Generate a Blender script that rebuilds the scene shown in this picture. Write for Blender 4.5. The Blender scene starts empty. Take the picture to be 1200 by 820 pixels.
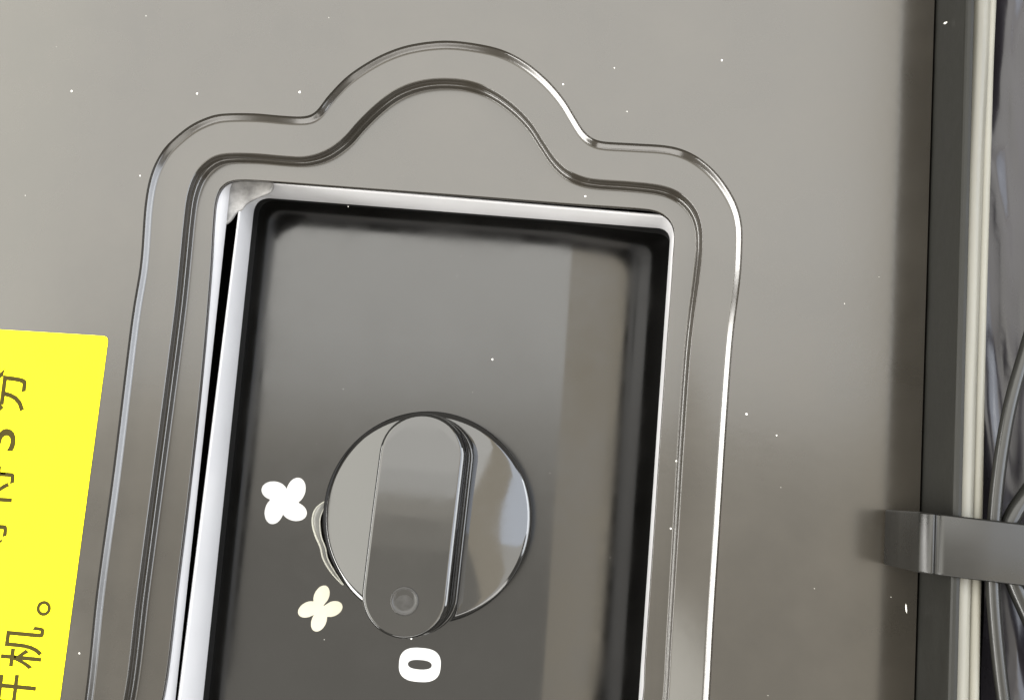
import bpy, bmesh, math, random
from mathutils import Vector, Matrix, noise
random.seed(7)
MM = 0.001
scene = bpy.context.scene
COL = scene.collection

# ------------------------------------------------------------------ camera
F = 1300.0; CX, CY = 600.0, 410.0          # focal length and centre, in photograph pixels
FOOT = (700.0, 580.0)                      # photo point straight below the lens
H = 0.22                                   # lens height above the cover
down = Vector((FOOT[0]-CX, -(FOOT[1]-CY), -F)).normalized()
zc = -down
a = math.radians(4.3)
xc = Vector((math.cos(a), -math.sin(a), 0)); xc = (xc - zc*xc.dot(zc)).normalized()
yc = zc.cross(xc)
R = Matrix((xc, yc, zc))                   # camera -> world rotation
EYE = Vector((0, 0, H))
cam_d = bpy.data.cameras.new("camera"); cam = bpy.data.objects.new("camera", cam_d)
COL.objects.link(cam); scene.camera = cam
cam.matrix_world = Matrix.Translation(EYE) @ R.to_4x4()
cam_d.sensor_width = 36; cam_d.lens = 36*F/1200; cam_d.clip_start = 0.005; cam_d.clip_end = 50

# ------------------------------------------------------------------ world, lamps, exposure
world = bpy.data.worlds.new("World"); scene.world = world; world.use_nodes = True
bg = world.node_tree.nodes["Background"]
bg.inputs[0].default_value = (1.0, 0.96, 0.90, 1); bg.inputs[1].default_value = 0.5

def area(name, loc, target, sx, sy, radiance, col):
    d = bpy.data.lights.new(name, 'AREA'); d.shape = 'RECTANGLE'; d.size = sx; d.size_y = sy
    d.energy = radiance*math.pi*sx*sy; d.color = col
    o = bpy.data.objects.new(name, d); COL.objects.link(o); o.location = loc
    o.rotation_euler = (Vector(target)-Vector(loc)).to_track_quat('-Z', 'Y').to_euler()
    return o
LH = 1.5
def overhead(name, ax0, ax1, ay0, ay1, radiance, col):
    """level lamp panel at ceiling height between these angles (degrees) from straight up"""
    x0, x1, y0, y1 = [math.tan(math.radians(v))*LH for v in (ax0, ax1, ay0, ay1)]
    c = ((x0+x1)/2, (y0+y1)/2)
    return area(name, (*c, LH), (*c, 0), x1-x0, y1-y0, radiance, col)
for ya, yb, L_ in ((14, 42, 6.6), (8, 14, 6.0), (4.5, 8, 5.2), (1.5, 4.5, 3.3), (-3, 1.5, 2.3), (-45, -3, 1.75)):
    overhead("overhead_reflection_lamp", -31, 16, ya, yb, L_, (1, .982, .925) if L_ > 4 else (1, .945, .83))  # strips of stepped brightness, shaped to grade the reflection in the plastic
overhead("overhead_reflection_lamp", 16, 24.5, -45, 42, 3.7, (1, .89, .70))  # dim brown strip added for the bent side of the faceplate to reflect
overhead("disc_reflection_lamp", -50, -31, -40, 42, 7.4, (1, .98, .89))  # added panel, brightens the left of the knob disc by reflection
overhead("window_lamp", 24.5, 56, -12, 40, 8.0, (.84, .90, 1.0))
area("edge_highlight_lamp", (-2.1, -.7, .85), (0, 0, 0), 3.0, .45, 32.0, (1, .98, .94))  # low lamp added to draw white lines on edges facing left
area("edge_highlight_lamp", (2.0, .1, 1.155), (0, 0, 0), 1.8, .45, 13.0, (.92, .955, 1.0))  # added likewise, for glints on the knob rim and grip bevels
area("edge_highlight_lamp", (.5, -2.0, 1.35), (0, 0, 0), 2.8, .4, 9.0, (1, .97, .92))  # added on the near side to brighten the top of the outer step
overhead("disc_reflection_lamp", 24.5, 45, -45, -12, 5.0, (1, .97, .90))  # added panel, mirrored in the lower right of the knob disc

vs = scene.view_settings
vs.view_transform = 'Standard'; vs.look = 'None'; vs.exposure = 0; vs.gamma = 1; vs.use_curve_mapping = False
scene.render.engine = 'CYCLES'

# ------------------------------------------------------------------ helpers
def P(px, py, z=0.0):
    """world point at height z seen at photograph pixel (px, py)"""
    d = R @ Vector((px-CX, CY-py, -F))
    return EYE + d*((z-H)/d.z)

def link(name, me, mat, parent=None, smooth=False):
    if mat: me.materials.append(mat)
    if smooth:
        for p in me.polygons: p.use_smooth = True
    o = bpy.data.objects.new(name, me); COL.objects.link(o)
    if parent is not None:
        o.parent = parent; o.matrix_parent_inverse = Matrix.Translation(-parent.location)
    return o

def thing(name, label, cat, loc, group=None):
    o = bpy.data.objects.new(name, None); COL.objects.link(o); o.location = loc
    o.empty_display_size = .01
    return tag(o, label, cat, group)

def tag(o, label, cat, group=None):
    o['label'] = label; o['category'] = cat
    if group: o['group'] = group
    return o

def frompy(name, V, Fc): 
    me = bpy.data.meshes.new(name); me.from_pydata([tuple(v) for v in V], [], Fc); me.update(); return me

def resample(pts, step, closed=True, smooth=3):
    """evenly spaced, smoothed points along a Catmull-Rom curve through 2-D points"""
    n = len(pts); dense = []
    rng = range(n if closed else n-1)
    for i in rng:
        if closed: q = [pts[(i+k-1) % n] for k in range(4)]
        else: q = [pts[max(0, min(n-1, i+k-1))] for k in range(4)]
        for k in range(12):
            t = k/12
            dense.append(.5*((2*q[1]) + (q[2]-q[0])*t + (2*q[0]-5*q[1]+4*q[2]-q[3])*t*t + (3*q[1]-q[0]-3*q[2]+q[3])*t**3))
    if not closed: dense.append(pts[-1].copy())
    loop = dense + ([dense[0]] if closed else [])
    L = [0]
    for i in range(1, len(loop)): L.append(L[-1] + (loop[i]-loop[i-1]).length)
    m = max(4, int(L[-1]/step)); out = []; j = 0
    for k in range(m if closed else m+1):
        s = L[-1]*k/m
        while j < len(L)-2 and L[j+1] < s: j += 1
        t = (s-L[j])/max(1e-12, L[j+1]-L[j]); out.append(loop[j].lerp(loop[j+1], t))
    for _ in range(smooth):
        if closed: out = [(out[i-1]+2*out[i]+out[(i+1) % len(out)])/4 for i in range(len(out))]
        else: out = [out[0]] + [(out[i-1]+2*out[i]+out[i+1])/4 for i in range(1, len(out)-1)] + [out[-1]]
    return out

def contour(pxs, z, step=.6*MM, smooth=3):
    return resample([P(x, y, z).to_2d() for x, y in pxs], step, True, smooth)

def normals(c):                                   # inward normals of a clockwise loop
    out = []
    for i in range(len(c)):
        d = (c[(i+1) % len(c)]-c[i-1]).normalized(); out.append(Vector((d.y, -d.x)))
    return out

def offset(c, w):
    n = normals(c); return [c[i]+n[i]*w for i in range(len(c))]

def sweep(name, c, prof, mat, parent):
    """sweep a profile of (inward offset, z) rows round a closed loop"""
    n = normals(c); m = len(c); V = []; Fc = []
    for off, z in prof:
        for i in range(m):
            p = c[i]+n[i]*off; V.append((p.x, p.y, z))
    for r in range(len(prof)-1):
        for i in range(m):
            j = (i+1) % m; Fc.append((r*m+i, r*m+j, (r+1)*m+j, (r+1)*m+i))
    return link(name, frompy(name, V, Fc), mat, parent, True)

def ring(name, outer, inner, z, mat, parent, fz=None):
    """flat sheet between two loops (inner may be None)"""
    bm = bmesh.new(); E = []
    for lp in (outer, inner):
        if lp is None: continue
        vs_ = [bm.verts.new((p.x, p.y, fz(p) if fz else z)) for p in lp]
        E += [bm.edges.new((vs_[i], vs_[(i+1) % len(vs_)])) for i in range(len(vs_))]
    bmesh.ops.triangle_fill(bm, use_beauty=True, edges=E, normal=(0, 0, 1))
    for f in bm.faces:
        if f.normal.z < 0: f.normal_flip()
    me = bpy.data.meshes.new(name); bm.to_mesh(me); bm.free()
    return link(name, me, mat, parent)

def loft(name, loops, mat, parent=None, smooth=True, closed=True, cap=False):
    m = len(loops[0]); V = [v for lp in loops for v in lp]; Fc = []
    for r in range(len(loops)-1):
        for i in range(m if closed else m-1):
            j = (i+1) % m; Fc.append((r*m+i, r*m+j, (r+1)*m+j, (r+1)*m+i))
    if cap:
        Fc.append(tuple(range(m))[::-1]); Fc.append(tuple(range((len(loops)-1)*m, len(loops)*m)))
    me = frompy(name, V, Fc); bm = bmesh.new(); bm.from_mesh(me)
    bmesh.ops.recalc_face_normals(bm, faces=bm.faces); bm.to_mesh(me); bm.free()
    return link(name, me, mat, parent, smooth)

def tube(name, pts, r, mat, parent=None, seg=14, flat=1.0, step=2*MM):
    pts = resample([Vector(p) for p in pts], step, False, 2); V = []; Fc = []
    for i, p in enumerate(pts):
        d = (pts[min(i+1, len(pts)-1)]-pts[max(i-1, 0)]).normalized()
        u = d.cross(Vector((0, 0, 1))).normalized(); w = u.cross(d)
        rr = r(i/(len(pts)-1)) if callable(r) else r
        for k in range(seg):
            t = 2*math.pi*k/seg; V.append(p+u*math.cos(t)*rr+w*math.sin(t)*rr*flat)
    for i in range(len(pts)-1):
        for k in range(seg):
            j = (k+1) % seg; Fc.append((i*seg+k, i*seg+j, (i+1)*seg+j, (i+1)*seg+k))
    Fc.append(tuple(range(seg))); Fc.append(tuple(range((len(pts)-1)*seg, len(pts)*seg))[::-1])
    me = frompy(name, V, Fc); bm = bmesh.new(); bm.from_mesh(me)
    bmesh.ops.recalc_face_normals(bm, faces=bm.faces); bm.to_mesh(me); bm.free()
    return link(name, me, mat, parent, True)

def slab(name, loop, z0, z1, mat, parent, fz=None, inner=None, bev=.04*MM):
    """closed flat plate with a softened top edge; fz gives the height of the ground below it"""
    g = fz or (lambda p: 0.0)
    bm = bmesh.new(); tops = []; E = []
    for lp, sgn in ((loop, 1), (inner, -1)):
        if lp is None: continue
        rows = []
        for w, z in ((0, z0), (0, z1-bev), (bev*sgn, z1)):
            q = offset(lp, w); rows.append([bm.verts.new((p.x, p.y, g(p)+z)) for p in q])
        m = len(lp)
        for r in range(2):
            for i in range(m):
                j = (i+1) % m; bm.faces.new((rows[r][i], rows[r][j], rows[r+1][j], rows[r+1][i]))
        E += [bm.edges.get((rows[2][i], rows[2][(i+1) % m])) for i in range(m)]
    bmesh.ops.triangle_fill(bm, use_beauty=True, edges=E, normal=(0, 0, 1))
    bmesh.ops.recalc_face_normals(bm, faces=bm.faces)
    me = bpy.data.meshes.new(name); bm.to_mesh(me); bm.free()
    return link(name, me, mat, parent)

# ------------------------------------------------------------------ materials
def mat(name, col, rough, spec=.5, noise_scale=None, rvar=0.0, cvar=0.0, bump=0.0, bscale=900, coat=0, ior=1.5,
        alpha=None, trans=0, stretch=(1, 1, 1), metal=0, sss=0):
    m = bpy.data.materials.new(name); m.use_nodes = True; nt = m.node_tree; b = nt.nodes['Principled BSDF']
    b.inputs['Base Color'].default_value = (*col, 1); b.inputs['Roughness'].default_value = rough
    b.inputs['Specular IOR Level'].default_value = spec; b.inputs['IOR'].default_value = ior
    b.inputs['Coat Weight'].default_value = coat; b.inputs['Coat Roughness'].default_value = .06
    b.inputs['Metallic'].default_value = metal; b.inputs['Transmission Weight'].default_value = trans
    if alpha is not None: b.inputs['Alpha'].default_value = alpha
    tc = nt.nodes.new('ShaderNodeTexCoord'); mp = nt.nodes.new('ShaderNodeMapping')
    mp.inputs['Scale'].default_value = stretch; nt.links.new(tc.outputs['Object'], mp.inputs[0])
    if noise_scale:
        n = nt.nodes.new('ShaderNodeTexNoise'); n.inputs['Scale'].default_value = noise_scale
        n.inputs['Detail'].default_value = 6; n.inputs['Roughness'].default_value = .62
        nt.links.new(mp.outputs[0], n.inputs['Vector'])
        if rvar:
            r = nt.nodes.new('ShaderNodeMapRange'); r.inputs[1].default_value = .35; r.inputs[2].default_value = .7
            r.inputs[3].default_value = max(0, rough-rvar); r.inputs[4].default_value = rough+rvar
            nt.links.new(n.outputs[0], r.inputs[0]); nt.links.new(r.outputs[0], b.inputs['Roughness'])
        if cvar:
            c = nt.nodes.new('ShaderNodeValToRGB')
            c.color_ramp.elements[0].position = .3; c.color_ramp.elements[1].position = .72
            c.color_ramp.elements[0].color = (*[v*(1-cvar) for v in col], 1)
            c.color_ramp.elements[1].color = (*[min(1, v*(1+cvar)) for v in col], 1)
            nt.links.new(n.outputs[0], c.inputs[0]); nt.links.new(c.outputs[0], b.inputs['Base Color'])
    if bump:
        n2 = nt.nodes.new('ShaderNodeTexNoise'); n2.inputs['Scale'].default_value = bscale; n2.inputs['Detail'].default_value = 3
        bp = nt.nodes.new('ShaderNodeBump'); bp.inputs['Strength'].default_value = bump; bp.inputs['Distance'].default_value = .0001
        nt.links.new(mp.outputs[0], n2.inputs['Vector']); nt.links.new(n2.outputs[0], bp.inputs['Height'])
        nt.links.new(bp.outputs[0], b.inputs['Normal'])
    return m

M = dict(
    cover=mat('cover_plastic', (.0200, .0175, .0138), .15, .56, 30, .03, .22, .05, 500),
    plate=mat('faceplate_plastic', (.0026, .0025, .0023), .15, .54, 60, .05, .2, .03, 250),
    knob=mat('knob_plastic', (.006, .0058, .0052), .08, .60, 120, .04, .15, .05, 220),
    bezel=mat('bezel_plastic', (.42, .42, .43), .34, .5, 60, .05, .04, .05, 300),
    white=mat('white_print', (.40, .40, .395), .5, .3, 300, 0, .04),
    white2=mat('cream_print', (.36, .345, .28), .5, .3, 300, 0, .05),
    yellow=mat('yellow_paper', (.80, .72, .004), .5, .12, 60, .05, .03, .06, 700),
    ink=mat('olive_ink', (.028, .021, .0005), .6, .1, 400, 0, .2),
    wall=mat('wall_plastic', (.010, .010, .0085), .55, .2, 60, .08, .2, .1, 500),
    cable=mat('cream_cable', (.135, .13, .108), .55, .5, 220, .1, .35, .3, 260, stretch=(1, .06, 1)),
    bag=mat('clear_film', (.014, .013, .016), .30, .30, 90, .1, .4, .2, 90, stretch=(1, .35, 1)),
    film=mat('film_edge', (.30, .30, .27), .25, .5, 200, .1, .2),
    seam=mat('film_seam', (.07, .068, .062), .3, .6, 120, .1, .3),
    clip=mat('clip_plastic', (.007, .0068, .006), .30, .34, 80, .08, .25, .15, 350, stretch=(.4, 1, 1)),
    cord=mat('black_cord', (.010, .010, .009), .30, .34, 90, .06, .2, .2, 150, stretch=(1, .3, 1)),
    dot=mat('dimple_plastic', (.012, .0115, .011), .33, .4, 500, .1, .4, .3, 900),
    web=mat('cloudy_plastic', (.20, .196, .19), .4, .4, 260, .1, .55, .3, 500),
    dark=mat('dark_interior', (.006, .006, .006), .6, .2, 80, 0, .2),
    dust=mat('dust_specks', (.75, .74, .70), .7, .2, 900, 0, .1),
)

# ------------------------------------------------------------------ cover with stepped recess
def bottom(xl, xr, y):                            # closing end of the recess, below the frame (right to left)
    return [(xr-2, y-110), (xr-5, y-60), (xr-14, y-25), (xr-40, y-6), (xr-80, y), ((xl+xr)/2, y-6),
            (xl+80, y-26), (xl+40, y-34), (xl+12, y-52), (xl+3, y-85), (xl+3, y-120)]
O_PX = [(99, 820), (112.5, 694), (132, 551), (153, 380), (164, 310), (169.5, 240), (177, 203), (190, 177), (205, 161), (223, 147),
        (241.5, 138), (260, 133.5), (296, 133), (333, 136), (357, 136.5), (370, 131), (384, 113), (404, 92), (424.5, 77), (450, 63), (479, 53),
        (516, 48), (549, 50), (586, 57.7), (615, 72), (641, 93), (661, 116), (674, 137), (684, 153), (694, 162), (707, 166), (740, 168),
        (783, 171), (809, 179), (831, 194), (849, 214), (863, 238), (869.5, 262), (870, 291), (867.5, 330), (859, 400), (851.5, 502),
        (845, 605), (837, 728), (832, 820)] + bottom(70, 822, 1110)
S_PX = [(144, 820), (159.5, 699), (175.6, 578), (189.5, 474), (203, 370), (208.5, 320), (215, 254), (219.5, 225), (228, 203), (241.5, 188),
        (260, 180), (296, 179.5), (333, 182.5), (358, 183), (381, 176), (402, 161), (418, 143), (439, 122.5), (461, 106), (486.7, 95.5),
        (516, 91.5), (548, 94), (575, 103.5), (600.5, 120.6), (622, 142), (637, 164.5), (651, 185), (666, 199), (684, 207), (703, 210),
        (740, 212.5), (776, 217), (798, 226), (813, 240), (821.5, 258), (824, 283), (821, 320), (811, 400), (803, 512),
        (796.5, 625), (788.6, 758), (785, 820)] + bottom(112, 775, 1050)
R_PX = [(189, 820), (206, 690), (222, 560), (236, 430), (245.5, 320), (249, 262), (252.5, 232), (261, 216.5), (277, 210.5), (311, 211.5), (406, 218.5),
        (550, 229), (666, 238), (752, 244), (773, 248.5), (786, 258), (791, 273), (789.5, 300), (787, 340), (782.5, 400), (774, 520), (766, 640), (757, 770), (754, 820)] + bottom(160, 742, 1010)
zB, zL = -1.5*MM, -5.0*MM
cO = contour(O_PX, 0, .5*MM, 4); cS = contour(S_PX, zB); cR = contour(R_PX, zL, smooth=2)
cover = thing('appliance_cover', 'glossy dark grey plastic cover with scallop-topped stepped recess round a window', 'cover', P(500, 400, 0))
wO, wS = 1.42*MM, 1.35*MM
XR = lambda py: P(1098-24*py/820, py, 0)          # foot of the side wall
topR, botR = XR(-600), XR(1700)
edge = [Vector((-.34, .30)), topR.to_2d()+Vector((-.45*MM, 0)), botR.to_2d()+Vector((-.45*MM, 0)), Vector((-.34, -.22))]
edge = [Vector((-.34, .30)), Vector((edge[1].x, .30)), Vector((edge[2].x, -.22)), Vector((-.34, -.22))]
ring('sheet', edge, cO, 0, M['cover'], cover)
sweep('outer_step', cO, [(a_*MM, z_*MM) for a_, z_ in ((0, 0), (.02, -.05), (.06, -.35), (.10, -.52), (.16, -.62), (.30, -.74), (.60, -.98), (.84, -1.17), (.96, -1.27), (1.06, -1.36), (1.16, -1.43), (1.28, -1.48), (1.42, -1.5))], M['cover'], cover)
def sst(a_, b_, v):
    t = max(0.0, min(1.0, (v-a_)/(b_-a_))); return t*t*(3-2*t)
nS = normals(cS); xr = P(745, 300, zB).x; yr = P(815, 262, zB).y
zS = [zB-2.1*MM*sst(.75, .99, -nS[i].x)*sst(xr, xr+4*MM, cS[i].x)*sst(yr, yr-95*MM, cS[i].y) for i in range(len(cS))]     # the band leans inwards along the right side
oB = offset(cO, wO)
bm = bmesh.new(); E = []
for lp, zz_ in ((oB, [zB]*len(oB)), (cS, zS)):
    vv = [bm.verts.new((p.x, p.y, zB)) for p in lp]
    E += [bm.edges.new((vv[i], vv[(i+1) % len(vv)])) for i in range(len(vv))]
bmesh.ops.triangle_fill(bm, use_beauty=True, edges=E, normal=(0, 0, 1))
bm.verts.ensure_lookup_table()
for f in bm.faces:
    if f.normal.z < 0: f.normal_flip()
for i in range(len(cS)): bm.verts[len(oB)+i].co.z = zS[i]
me = bpy.data.meshes.new('recess_band'); bm.to_mesh(me); bm.free()
link('recess_band', me, M['cover'], cover, True)
V = []; Fc = []; m = len(cS)
ip = [(0, 0), (.06, .008), (.16, .03), (.26, .08), (.33, .18), (.55, .60), (.72, .63), (.84, .66), (.92, .74), (1.02, .93), (1.12, .985), (1.35, 1)]
for off, t in ip:
    for i in range(m):
        p = cS[i]+nS[i]*off*MM; V.append((p.x, p.y, zS[i]+(zL-zS[i])*t))
for r in range(len(ip)-1):
    for i in range(m):
        j = (i+1) % m; Fc.append((r*m+i, r*m+j, (r+1)*m+j, (r+1)*m+i))
link('inner_step', frompy('inner_step', V, Fc), M['cover'], cover, True)
ring('recess_ledge', offset(cS, wS), cR, zL, M['cover'], cover)
sweep('window_edge', cR, [(0, zL), (.06*MM, zL-.03*MM), (.12*MM, zL-.12*MM), (.14*MM, zL-.3*MM), (.14*MM, zL-1.4*MM), (-.5*MM, zL-1.5*MM), (-2.5*MM, zL-1.5*MM)], M['cover'], cover)
# pale collar moulded under the window edge
def rrect(px4, rads, z, n=10):
    """rounded quadrilateral (TL, TR, BR, BL in photo pixels) at height z, clockwise from above"""
    pts = []
    q = [Vector(p) for p in px4]
    for i in range(4):
        p = q[i]; a_ = (q[i-1]-p).normalized(); b_ = (q[(i+1) % 4]-p).normalized(); r = rads[i]
        s, e = p+a_*r, p+b_*r
        for k in range(n+1):
            t = k/n; pts.append(s*(1-t)**2 + p*2*t*(1-t) + e*t*t)
    out = []
    for i in range(len(pts)):
        u, v = pts[i], pts[(i+1) % len(pts)]
        k = 24 if (v-u).length > 100 else 1
        out += [u.lerp(v, j/k) for j in range(k)]
    return [P(p.x, p.y, z(p) if callable(z) else z) for p in out]
K1 = rrect([(247, 203), (797, 234), (750, 1000), (166, 1000)], [22]*4, -6.7*MM)
K2 = rrect([(257, 206), (793, 238), (750, 1000), (172, 1000)], [22]*4, -7.3*MM)
K0 = rrect([(271, 208), (789, 240), (748, 1000), (186, 1000)], [16]*4, -10*MM)
KB = rrect([(269, 208), (791, 240), (750, 1000), (184, 1000)], [16]*4, -11.3*MM)
loft('collar', [K1, K2, K0, KB], M['bezel'], cover)
web = [P(x, y, -11*MM).to_2d() for x, y in ((250, 222), (262, 206), (312, 208), (318, 222), (300, 231), (287, 238), (282, 245), (276, 247), (270, 256), (262, 262), (250, 262))]
slab('corner_web', resample(web, .4*MM, True, 2), -12.4*MM, -11.4*MM, M['web'], cover, None, None, .3*MM)

# ------------------------------------------------------------------ control box in the window
ZF = -26*MM; ZBZ = -20*MM
cre_a, cre_b = P(662, 290, ZF).to_2d(), P(626, 820, ZF).to_2d()     # crease where the plate bends down to the right
cd = (cre_b-cre_a).normalized(); cn = Vector((-cd.y, cd.x))          # points right
if cn.x < 0: cn = -cn
SL = math.tan(math.radians(9.8))
def floor_z(p):
    d = (p.to_2d()-cre_a).dot(cn)
    w = 2.0*MM
    if d <= -w: return ZF
    if d >= w: return ZF-SL*d
    return ZF-SL*(d+w)**2/(4*w)
box = thing('control_box', 'black faceplate in a pale grey bezel seen through the cover window', 'control panel', P(500, 500, -33*MM))
C0 = rrect([(299, 231), (786, 268.5), (736, 1000), (219, 1000)], [20, 16, 20, 20], ZBZ+.3*MM)
C0b = rrect([(299, 231), (786, 268.5), (736, 1000), (219, 1000)], [20, 16, 20, 20], ZBZ-.5*MM)
C1 = rrect([(285, 212), (791, 255), (742, 1000), (187, 1000)], [16, 16, 20, 20], -12*MM)
C2 = rrect([(284, 210), (793, 253), (744, 1000), (185.5, 1000)], [16, 16, 20, 20], -12.2*MM)
C3 = rrect([(284, 210), (793, 253), (744, 1000), (185.5, 1000)], [16, 16, 20, 20], -33*MM)
Cm = [C1[i].lerp(C0[i], .12)+Vector((0, 0, .3*MM)) for i in range(len(C0))]
loft('bezel', [C3, C2, C1, Cm, C0, C0b], M['bezel'], box)
cen = sum(C0b, Vector())/len(C0b)
def out(lp, w, z): return [Vector((p.x+(p.x-cen.x)*w, p.y+(p.y-cen.y)*w, z)) for p in lp]
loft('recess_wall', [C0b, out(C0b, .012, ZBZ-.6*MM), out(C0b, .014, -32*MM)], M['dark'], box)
# faceplate: grid, bent along the crease
def plate():
    a0, a1 = P(180, 150, ZF).to_2d(), P(830, 150, ZF).to_2d()
    b0 = P(180, 1050, ZF).to_2d(); u = cn; v = cd; V = []; Fc = []
    us = [-84+i*2 for i in range(40)] + [-4+.25*i for i in range(33)] + [5+2*i for i in range(14)]
    vs_ = [-14+4*j for j in range(40)]
    for t in vs_:
        for s in us:
            p = cre_a+u*(s*MM)+v*(t*MM); V.append((p.x, p.y, floor_z(p)))
    m = len(us)
    for j in range(len(vs_)-1):
        for i in range(m-1): Fc.append((j*m+i, (j+1)*m+i, (j+1)*m+i+1, j*m+i+1))
    return link('faceplate', frompy('faceplate', V, Fc), M['plate'], box, True)
plate()

def ell(cx, cy, rx, ry, ang, n=28, pw=2.0):
    out = []
    for k in range(n):
        t = -2*math.pi*k/n; c, s = math.cos(t), math.sin(t)
        x = rx*math.copysign(abs(c)**(2/pw), c); y = ry*math.copysign(abs(s)**(2/pw), s)
        out.append((cx+x*math.cos(ang)+y*math.sin(ang), cy+x*math.sin(ang)-y*math.cos(ang)))
    return out
def to_loop(px, z):
    q = [P(x, y, z).to_2d() for x, y in px]
    ar = sum(q[i].x*q[(i+1) % len(q)].y-q[(i+1) % len(q)].x*q[i].y for i in range(len(q)))
    return q if ar < 0 else q[::-1]
def fan(cx, cy, dirs, hw, material):
    # outline as one smooth polar curve: four petals joined in the middle
    pts = []
    n = 96
    pet = [(math.atan2(d[1], d[0]), math.hypot(*d), d[2]) for d in dirs]
    for k in range(n):
        t = 2*math.pi*k/n; best = 5.0
        for pa, ln, sk in pet:
            cxp, cyp = math.cos(pa)*ln*.56, math.sin(pa)*ln*.56
            ea = pa+sk; rx, ry = ln*.50, hw
            # ray from the centre against the ellipse
            ux, uy = math.cos(t), math.sin(t); ca, sa = math.cos(ea), math.sin(ea)
            dx, dy = (ux*ca+uy*sa)/rx, (-ux*sa+uy*ca)/ry
            ox, oy = (-cxp*ca-cyp*sa)/rx, (cxp*sa-cyp*ca)/ry
            A, B, C = dx*dx+dy*dy, 2*(ox*dx+oy*dy), ox*ox+oy*oy-1
            D = B*B-4*A*C
            if D > 0: best = max(best, (-B+math.sqrt(D))/(2*A))
        pts.append((cx+math.cos(t)*best, cy+math.sin(t)*best))
    return slab('fan_symbol', to_loop(pts, ZF), -.05*MM, .06*MM, material, box, floor_z, None, .02*MM)
f1 = fan(334, 586, [(-22.5, -20, -.6), (23, -20.5, -.55), (19.5, 23, -.6), (-22.5, 22, -.55)], 11.0, M['white'])
f1['label'] = 'larger white four-petal fan symbol'
f2 = fan(375.5, 712.5, [(2.5, -26, .35), (25, 1, -.45), (-3, 26, .3), (-25.5, 2, -.4)], 8.6, M['white2'])
f2['label'] = 'smaller cream four-petal fan symbol'
o_px = ell(492, 778.5, 24.5, 20, math.radians(4), 56, 2.7); i_px = ell(492, 778.3, 14, 5.6, math.radians(4), 40, 2.4)
z0 = slab('zero_mark', to_loop(o_px, ZF), -.05*MM, .06*MM, M['white'], box, floor_z, to_loop(i_px, ZF), .02*MM)
z0['label'] = 'white numeral 0 lying on its side'

# dark hollow behind the cover
bm = bmesh.new()
hole = bmesh.ops.create_grid(bm, x_segments=1, y_segments=1, size=.5)
me = bpy.data.meshes.new('machine_interior'); 
for v in bm.verts: v.co = Vector((v.co.x*.5-.06, v.co.y*.5, -42*MM))
bm.to_mesh(me); bm.free()
o = link('machine_interior', me, M['dark']); o['kind'] = 'structure'

# ------------------------------------------------------------------ rotary knob
ZD = -17*MM; ZT = -6*MM
kc = P(499, 605, ZD); KR = (P(622, 606, ZD)-P(376, 604, ZD)).length/2
knob = thing('rotary_knob', 'glossy black round knob with raised bar grip, pointing at the 0', 'knob', Vector((kc.x, kc.y, ZF)))
rows = []
dome = [(KR-2.6*MM, ZF+.2*MM), (KR-.5*MM, ZD-2.2*MM), (KR, ZD-1.2*MM), (KR-.06*MM, ZD-.95*MM), (KR-.14*MM, ZD-.66*MM), (KR-.45*MM, ZD-.47*MM), (KR-.85*MM, ZD-.23*MM), (KR-1.05*MM, ZD-.13*MM)]
zz = ZD-.05*MM; rr = KR-1.28*MM
for k in range(25):
    dome.append((rr, zz)); step_ = (KR-1.4*MM)/25
    zz += step_*math.tan(math.radians(17-8*(1-rr/KR))) ; rr -= step_
for r, z in dome:
    rows.append([Vector((kc.x+r*math.cos(2*math.pi*k/128), kc.y+r*math.sin(2*math.pi*k/128), z)) for k in range(128)])
loft('base_disc', rows, M['knob'], knob, cap=True)
ta, tb = P(493.5, 533, ZT), P(474.5, 697, ZT); br = (P(541, 600, ZT)-P(442, 600, ZT)).length/2*.985
ax = (tb-ta).to_2d().normalized(); sx_ = Vector((-ax.y, ax.x))
if sx_.x < 0: sx_ = -sx_
def crown(t): return .075*t-1.75*t*t          # the grip is gently arched along its length
def stadium(dr, z, ext=0.0, n=24, m_=14):
    lp = []
    for c_, s in ((ta, -1), (tb, 1)):
        for k in range(n+1):
            t = math.pi*k/n
            cs = math.cos(t)*s*-1
            w = cs*(br+(dr*(.70+.30*cs) if dr > 0 else dr)); l = math.sin(t)*(br+ext)*s
            p = c_.to_2d()+sx_*w+ax*l; k_ = max(0, min(1, (z/MM+14)/7.5))
            lp.append(Vector((p.x, p.y, z+crown((p-ta.to_2d()).dot(ax))*k_)))
        # straight side, finely divided
        e_ = p; other = tb if s < 0 else ta
        for j in range(1, m_):
            q_ = e_+(other-c_).to_2d()*(j/m_); lp.append(Vector((q_.x, q_.y, z+crown((q_-ta.to_2d()).dot(ax))*k_)))
    return lp
prof = [(2.2, -17.5, .3), (2.1, -13, .3), (1.9, -10.3, .25), (1.82, -9.86, .2), (1.62, -9.73, .14), (1.42, -9.6, .08), (1.36, -9.65, .05), (1.32, -9.95, 0), (1.28, -9.9, 0), (1.25, -9.38, .1),
        (1.05, -9.25, .1), (.85, -9.12, .08), (.79, -8.9, .06), (.42, -6.85, .02), (.37, -6.5, 0), (.16, -6.35, -.06), (-.06, -6.2, -.16), (-.28, -6.06, -.32),
        (-.8, -6.0, -.8), (-2, -6.0, -2), (-3.5, -6.0, -3.5), (-5, -6.0, -5), (-6.5, -6.0, -6.5), (-7.3, -6.0, -7.3), (-br/MM, -6.0, -br/MM)]
loft('grip_bar', [stadium(d*MM, z*MM, e*MM) for d, z, e in prof], M['knob'], knob)
ZP = ZT+crown((tb-ta).length*1.03); dc = P(474, 704, ZP); dr_ = (P(490.5, 704, ZT)-P(457.5, 704, ZT)).length/2
rows = []
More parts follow.
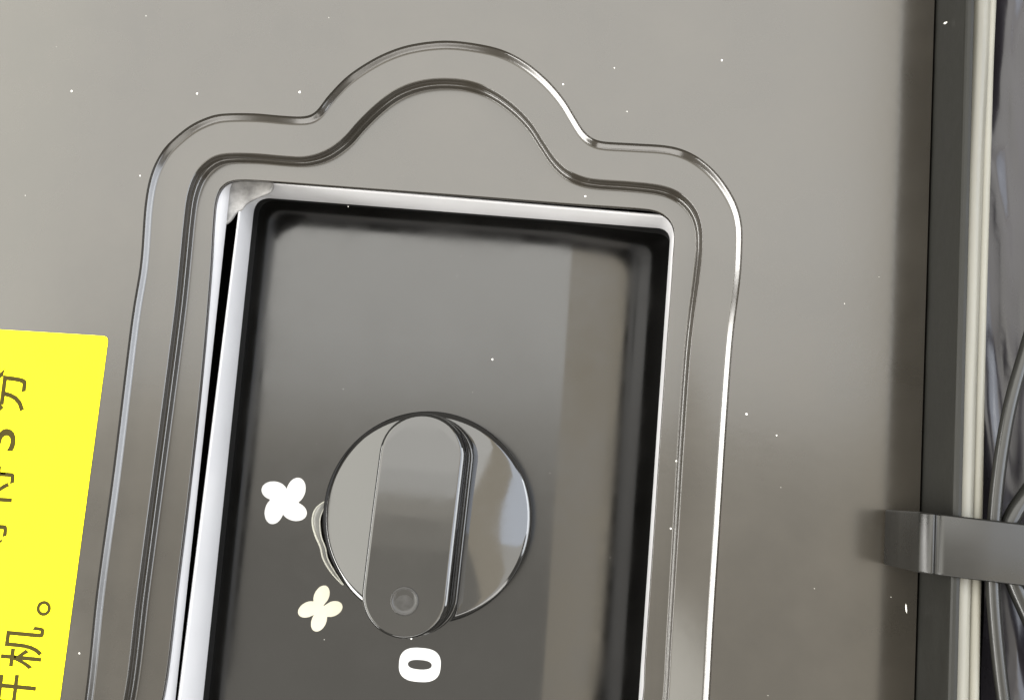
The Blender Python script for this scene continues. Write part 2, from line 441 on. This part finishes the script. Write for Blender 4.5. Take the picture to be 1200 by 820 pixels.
for r, z in ((1.0, -.1), (1.0, .10), (.97, .17), (.9, .19), (.84, .12), (.78, .03), (.6, .0), (.2, .06), (.05, .07)):
    rows.append([Vector((dc.x+dr_*r*math.cos(2*math.pi*k/48), dc.y+dr_*r*math.sin(2*math.pi*k/48), ZP+z*MM)) for k in range(48)])
loft('pointer_dot', rows, M['dot'], knob, cap=True)

# clear film sliver peeling beside the knob
fo = [(381, 587), (371, 594), (366.5, 604), (366.5, 616), (371, 630), (376.5, 642), (377.5, 651), (384, 664), (393, 676), (402, 685)]
fi = [(382, 588), (379, 597), (375, 606), (375, 618), (377, 631), (382, 642), (383, 652), (389, 664), (396, 675), (403, 685)]
film = thing('film_sliver', 'thin curled sliver of clear protective film beside the round knob', 'film', P(375, 630, ZF))
n = 40
lo = resample([P(x, y, ZF+.35*MM) for x, y in fo], .5*MM, False, 1); li = resample([P(x, y, ZF+1.1*MM) for x, y in fi], .5*MM, False, 1)
m = min(len(lo), len(li)); lo = [lo[int(i*(len(lo)-1)/(m-1))] for i in range(m)]; li = [li[int(i*(len(li)-1)/(m-1))] for i in range(m)]
mid = [(lo[i]+li[i])/2+Vector((0, 0, -.25*MM)) for i in range(m)]
loft('film_sheet', [lo, mid, li], mat('thin_film', (.10, .10, .095), .2, .6, 200, .1, .3), film, closed=False)
tube('rolled_edge', lo, lambda t: (.16+.12*math.sin(math.pi*t))*MM, M['film'], film, 8, step=.6*MM)
tube('rolled_edge', li, lambda t: (.10+.08*math.sin(math.pi*t))*MM, M['film'], film, 8, step=.6*MM)

# ------------------------------------------------------------------ yellow sticker with lettering
st = thing('warning_sticker', 'bright yellow paper sticker with olive lettering on the dark cover', 'sticker', P(40, 600, 0))
tl, tr, bl, br_ = (-330, 366), (127.5, 394), (-430, 1000), (46, 1000)
lp = rrect([tl, tr, br_, bl], [8, 7, 8, 8], 0, 6)
slab('paper', [v.to_2d() for v in lp], .02*MM, .16*MM, M['yellow'], st, None, None, .03*MM)
def glyph(ch, cx, cy, hw, hh):
    """one printed character centred at photo pixel (cx, cy), half sizes along and across the line in pixels"""
    cu = bpy.data.curves.new('character', 'FONT'); cu.body = ch; cu.size = 1; cu.resolution_u = 4; cu.offset = .011
    t = bpy.data.objects.new('tmp_text', cu); COL.objects.link(t)
    dg = bpy.context.evaluated_depsgraph_get(); dg.update()
    me = bpy.data.meshes.new_from_object(t.evaluated_get(dg)); bpy.data.objects.remove(t)
    xs = [v.co.x for v in me.vertices]; ys = [v.co.y for v in me.vertices]
    mx, my = (min(xs)+max(xs))/2, (min(ys)+max(ys))/2; sx, sy = (max(xs)-min(xs))/2, (max(ys)-min(ys))/2
    c = P(cx, cy, 0); u = (P(cx+7.2, cy-56, 0)-c).normalized(); w = Vector((-u.y, u.x, 0)); k = (P(cx, cy-10, 0)-c).length/10
    for v in me.vertices:
        p = c+u*((v.co.x-mx)/sx*hw*k)+w*((v.co.y-my)/sy*hh*k); v.co = (p.x, p.y, .20*MM)
    bm = bmesh.new(); bm.from_mesh(me)
    bmesh.ops.remove_doubles(bm, verts=bm.verts, dist=1e-7)
    for f in bm.faces:
        f.normal_update()
    me2 = bpy.data.meshes.new('character'); bm.to_mesh(me2); bm.free()
    o = link('character', me2, M['ink'], st)
    return o
for ch, cx, cy, hw, hh in (('分', 7.5, 457, 25, 25), ('3', 0, 514.5, 13, 20), ('待', -7.5, 570, 25, 25), ('等', -15.5, 627, 25, 25),
                           ('。', 51.8, 712.3, 9, 9), ('机', 27, 757.5, 25, 25.5), ('开', 19.5, 814, 24, 24)):
    glyph(ch, cx, cy, hw, hh)

# ------------------------------------------------------------------ right: side wall, trough, cables, bag, clip
HW = 22*MM
def wallpt(py, dx, z):
    p = XR(py); return Vector((p.x+dx*MM, p.y, z))
pys = (-600, 1700)
wl = thing('side_wall', 'dark upright plastic wall along the edge of the cover', 'wall', XR(410))
def strip(name, prof, material, parent, smooth=False):
    loops = [[wallpt(py, dx, z*MM) for dx, z in prof] for py in pys]
    return loft(name, loops, material, parent, smooth, True, True)
strip('wall_face', [(0, -8), (0, 0), (-1.3, 22.0), (-1.2, 22.5), (-.9, 22.8), (-.4, 22.9), (.1, 22.8), (.3, 22.4), (1.6, 0), (1.6, -8)], M['wall'], wl)
me = frompy('trough_floor', [wallpt(-600, 1.6, -6*MM), wallpt(1700, 1.6, -6*MM), wallpt(1700, 150, -6*MM), wallpt(-600, 150, -6*MM)], [(0, 1, 2, 3)])
o = link('trough_floor', me, M['dark']); o['kind'] = 'structure'
def cable(px, z, r, label, flat=1.0, name='cream_cable'):
    pts = [P(x, y, z) for x, y in px]
    o = tube(name, pts, r, M['cable'], None, 16, flat, 4*MM)
    return tag(o, label, 'cable')
ZC = 19.5*MM
cable([(1158, -500), (1150, -60), (1147, 60), (1140, 200), (1136, 330), (1132, 450), (1128, 600), (1124, 720), (1122, 820), (1112, 1400)], ZC-.4*MM, 1.75*MM, 'thick cream cable lying against the dark side wall')
cable([(1172, -500), (1163, -60), (1158, 60), (1154, 200), (1150, 330), (1147, 450), (1144.5, 600), (1142, 720), (1140, 820), (1132, 1400)], ZC-.8*MM, 1.0*MM, 'thinner cream cable between the thick cable and the clear bag')
# crumpled clear bag
bagt = thing('plastic_bag', 'crumpled shiny clear bag over dark contents beside the cables', 'bag', P(1250, 410, 4*MM))
V = []; Fc = []; nu, nv = 90, 150
for j in range(nv):
    py = -450+j*2000/(nv-1)
    for i in range(nu):
        s = i/(nu-1); px = 1151+s*520
        p = P(px, py, 13*MM)
        q = Vector((p.x*110+p.y*12, p.y*14, 3.1))
        h = noise.fractal(q, 1.0, 2.0, 4)*2.6 + noise.noise(Vector((p.x*330+p.y*30, p.y*22, 9)))*.8
        ridge = (1-abs(noise.noise(Vector((p.x*110+p.y*18, p.y*14, 5)))))**6*1.6
        z = 9.5 + 7*math.sin(math.pi*min(1, s*2.2+.12))**.8*(1 if s < .2 else 1) + h*.9+ridge
        zz = min(z, 21)*MM
        pull = math.exp(-((py-635)/70)**2)                       # squeezed under the clip
        zz = zz*(1-.35*pull)+13*MM*.35*pull
        V.append((p.x, p.y, zz))
for j in range(nv-1):
    for i in range(nu-1): Fc.append((j*nu+i, (j+1)*nu+i, (j+1)*nu+i+1, j*nu+i+1))
link('bag_film', frompy('bag_film', V, Fc), M['bag'], bagt, True)
def cord(px, r, z, label):
    return tag(tube('power_cord', [P(x, y, zz_*MM) for (x, y), zz_ in zip(px, z)], r*MM, M['cord'], None, 20, 1.0, 2*MM), label, 'cord')
cord([(1300, 120), (1238, 290), (1205, 400), (1186, 465), (1176, 515), (1169, 565), (1165, 610), (1163, 650), (1164, 700), (1169, 760), (1176, 820), (1200, 1000)], 1.15,
     [17, 19, 20.6, 21, 21, 21, 21, 21, 21, 20.8, 20, 17], 'glossy black cord rising from the clip next to the thinner cream cable')
cord([(1330, 500), (1240, 540), (1212, 568), (1194, 592), (1182, 612), (1178, 640), (1184, 672), (1198, 704), (1218, 750), (1260, 860)], 1.5,
     [16, 19, 20.4, 20.8, 20.8, 20.8, 20.8, 20.6, 20, 17], 'thicker black cord curving away on the far side under the clip')
# clip: upright plate that bends over the wall and the cables
X0 = P(1036.5, 630, 0).x; yA, yB = P(1036, 597, 0).y, P(1036, 661, 0).y
clip = thing('cable_clip', 'dark grey plastic clip bent over the side wall and cables', 'clip', Vector((X0, (yA+yB)/2, 0)))
top = [(0, .02), (0, 12), (0, 21.6), (.08, 22.3), (.28, 22.65), (1.0, 23.3), (1.75, 23.95), (2.1, 24.05), (2.4, 23.8), (2.6, 23.2), (2.95, 23.15), (3.3, 23.7), (4.4, 24.05), (12, 24.2), (20, 24.0), (70, 23.5)]
thick = [(p[0]+(.95 if i < 4 else .3 if i < 6 else 0), p[1]-(0 if i < 3 else .5 if i < 4 else .9)) for i, p in enumerate(top)]
secs = []
for f, ins in ((0, .28), (.012, .08), (.035, 0), (.965, 0), (.988, .08), (1, .28)):
    y = yA+(yB-yA)*f
    lp = []
    for k, (x, z) in enumerate(top):
        nx, nz = thick[k][0]-x, thick[k][1]-z; L = math.hypot(nx, nz)
        lp.append(Vector((X0+(x+nx/L*ins)*MM, y-.045*x*MM, (z+nz/L*ins)*MM)))
    for k in range(len(top)-1, -1, -1):
        x, z = thick[k]; nx, nz = top[k][0]-x, top[k][1]-z; L = math.hypot(nx, nz)
        lp.append(Vector((X0+(x+nx/L*ins*.6)*MM, y-.045*x*MM, (z+nz/L*ins*.6)*MM)))
    secs.append(lp)
loft('clip_plate', secs, M['clip'], clip, True, True, True)

# ------------------------------------------------------------------ dust
V = []; Fc = []
def speck(p, r, el=1.0, ang=0.0):
    b = len(V); n = 6
    for k in range(n):
        t = 2*math.pi*k/n; rr = r*random.uniform(.7, 1.2)
        x, y = math.cos(t)*rr*el, math.sin(t)*rr
        V.append((p.x+x*math.cos(ang)-y*math.sin(ang), p.y+x*math.sin(ang)+y*math.cos(ang), p.z+.02*MM))
    V.append((p.x, p.y, p.z+.02*MM+r*.5))
    for k in range(n): Fc.append((b+k, b+(k+1) % n, b+n))
for x, y, z, r in ((84, 107, 0, 2.2), (231, 110, 0, 2.3), (351, 108, 0, 2.2), (846, 71, 0, 1.8), (875, 485, 0, 2.2), (910, 510, 0, 1.5), (660, 99, 0, 1.8),
                   (164, 206, 0, 1.3), (93, 765, 0, 1.6), (686, 230, zL, 2.0), (793, 540, zL, 2.0), (786, 619, zL, 1.6), (408, 242, ZF, 1.6),
                   (577, 421, ZF, 2.4), (735, 131, 0, .9), (720, 80, 0, 1.0), (482, 748, ZF, 2.2), (420, 87, zB, 2.0)):
    speck(P(x, y, z), r*.115*MM)
speck(P(1062, 712, 0), .16*MM, 6, math.radians(98))
speck(P(1108, 27, 12*MM), .2*MM, 2, .6)
for _ in range(30):
    x, y = random.uniform(0, 1060), random.uniform(0, 820)
    if 95 < x < 880 and y > 40: continue
    if x < 140 and y > 370: continue
    speck(P(x, y, 0), random.uniform(.04, .09)*MM)
for _ in range(14):
    x, y = random.uniform(320, 740), random.uniform(290, 810)
    if math.hypot(x-499, y-605) < 150: continue
    p = P(x, y, ZF); p.z = floor_z(p); speck(p, random.uniform(.03, .07)*MM)
o = link('dust', frompy('dust', V, Fc), M['dust']); o['kind'] = 'stuff'; o['label'] = 'scattered white dust specks on the plastic'
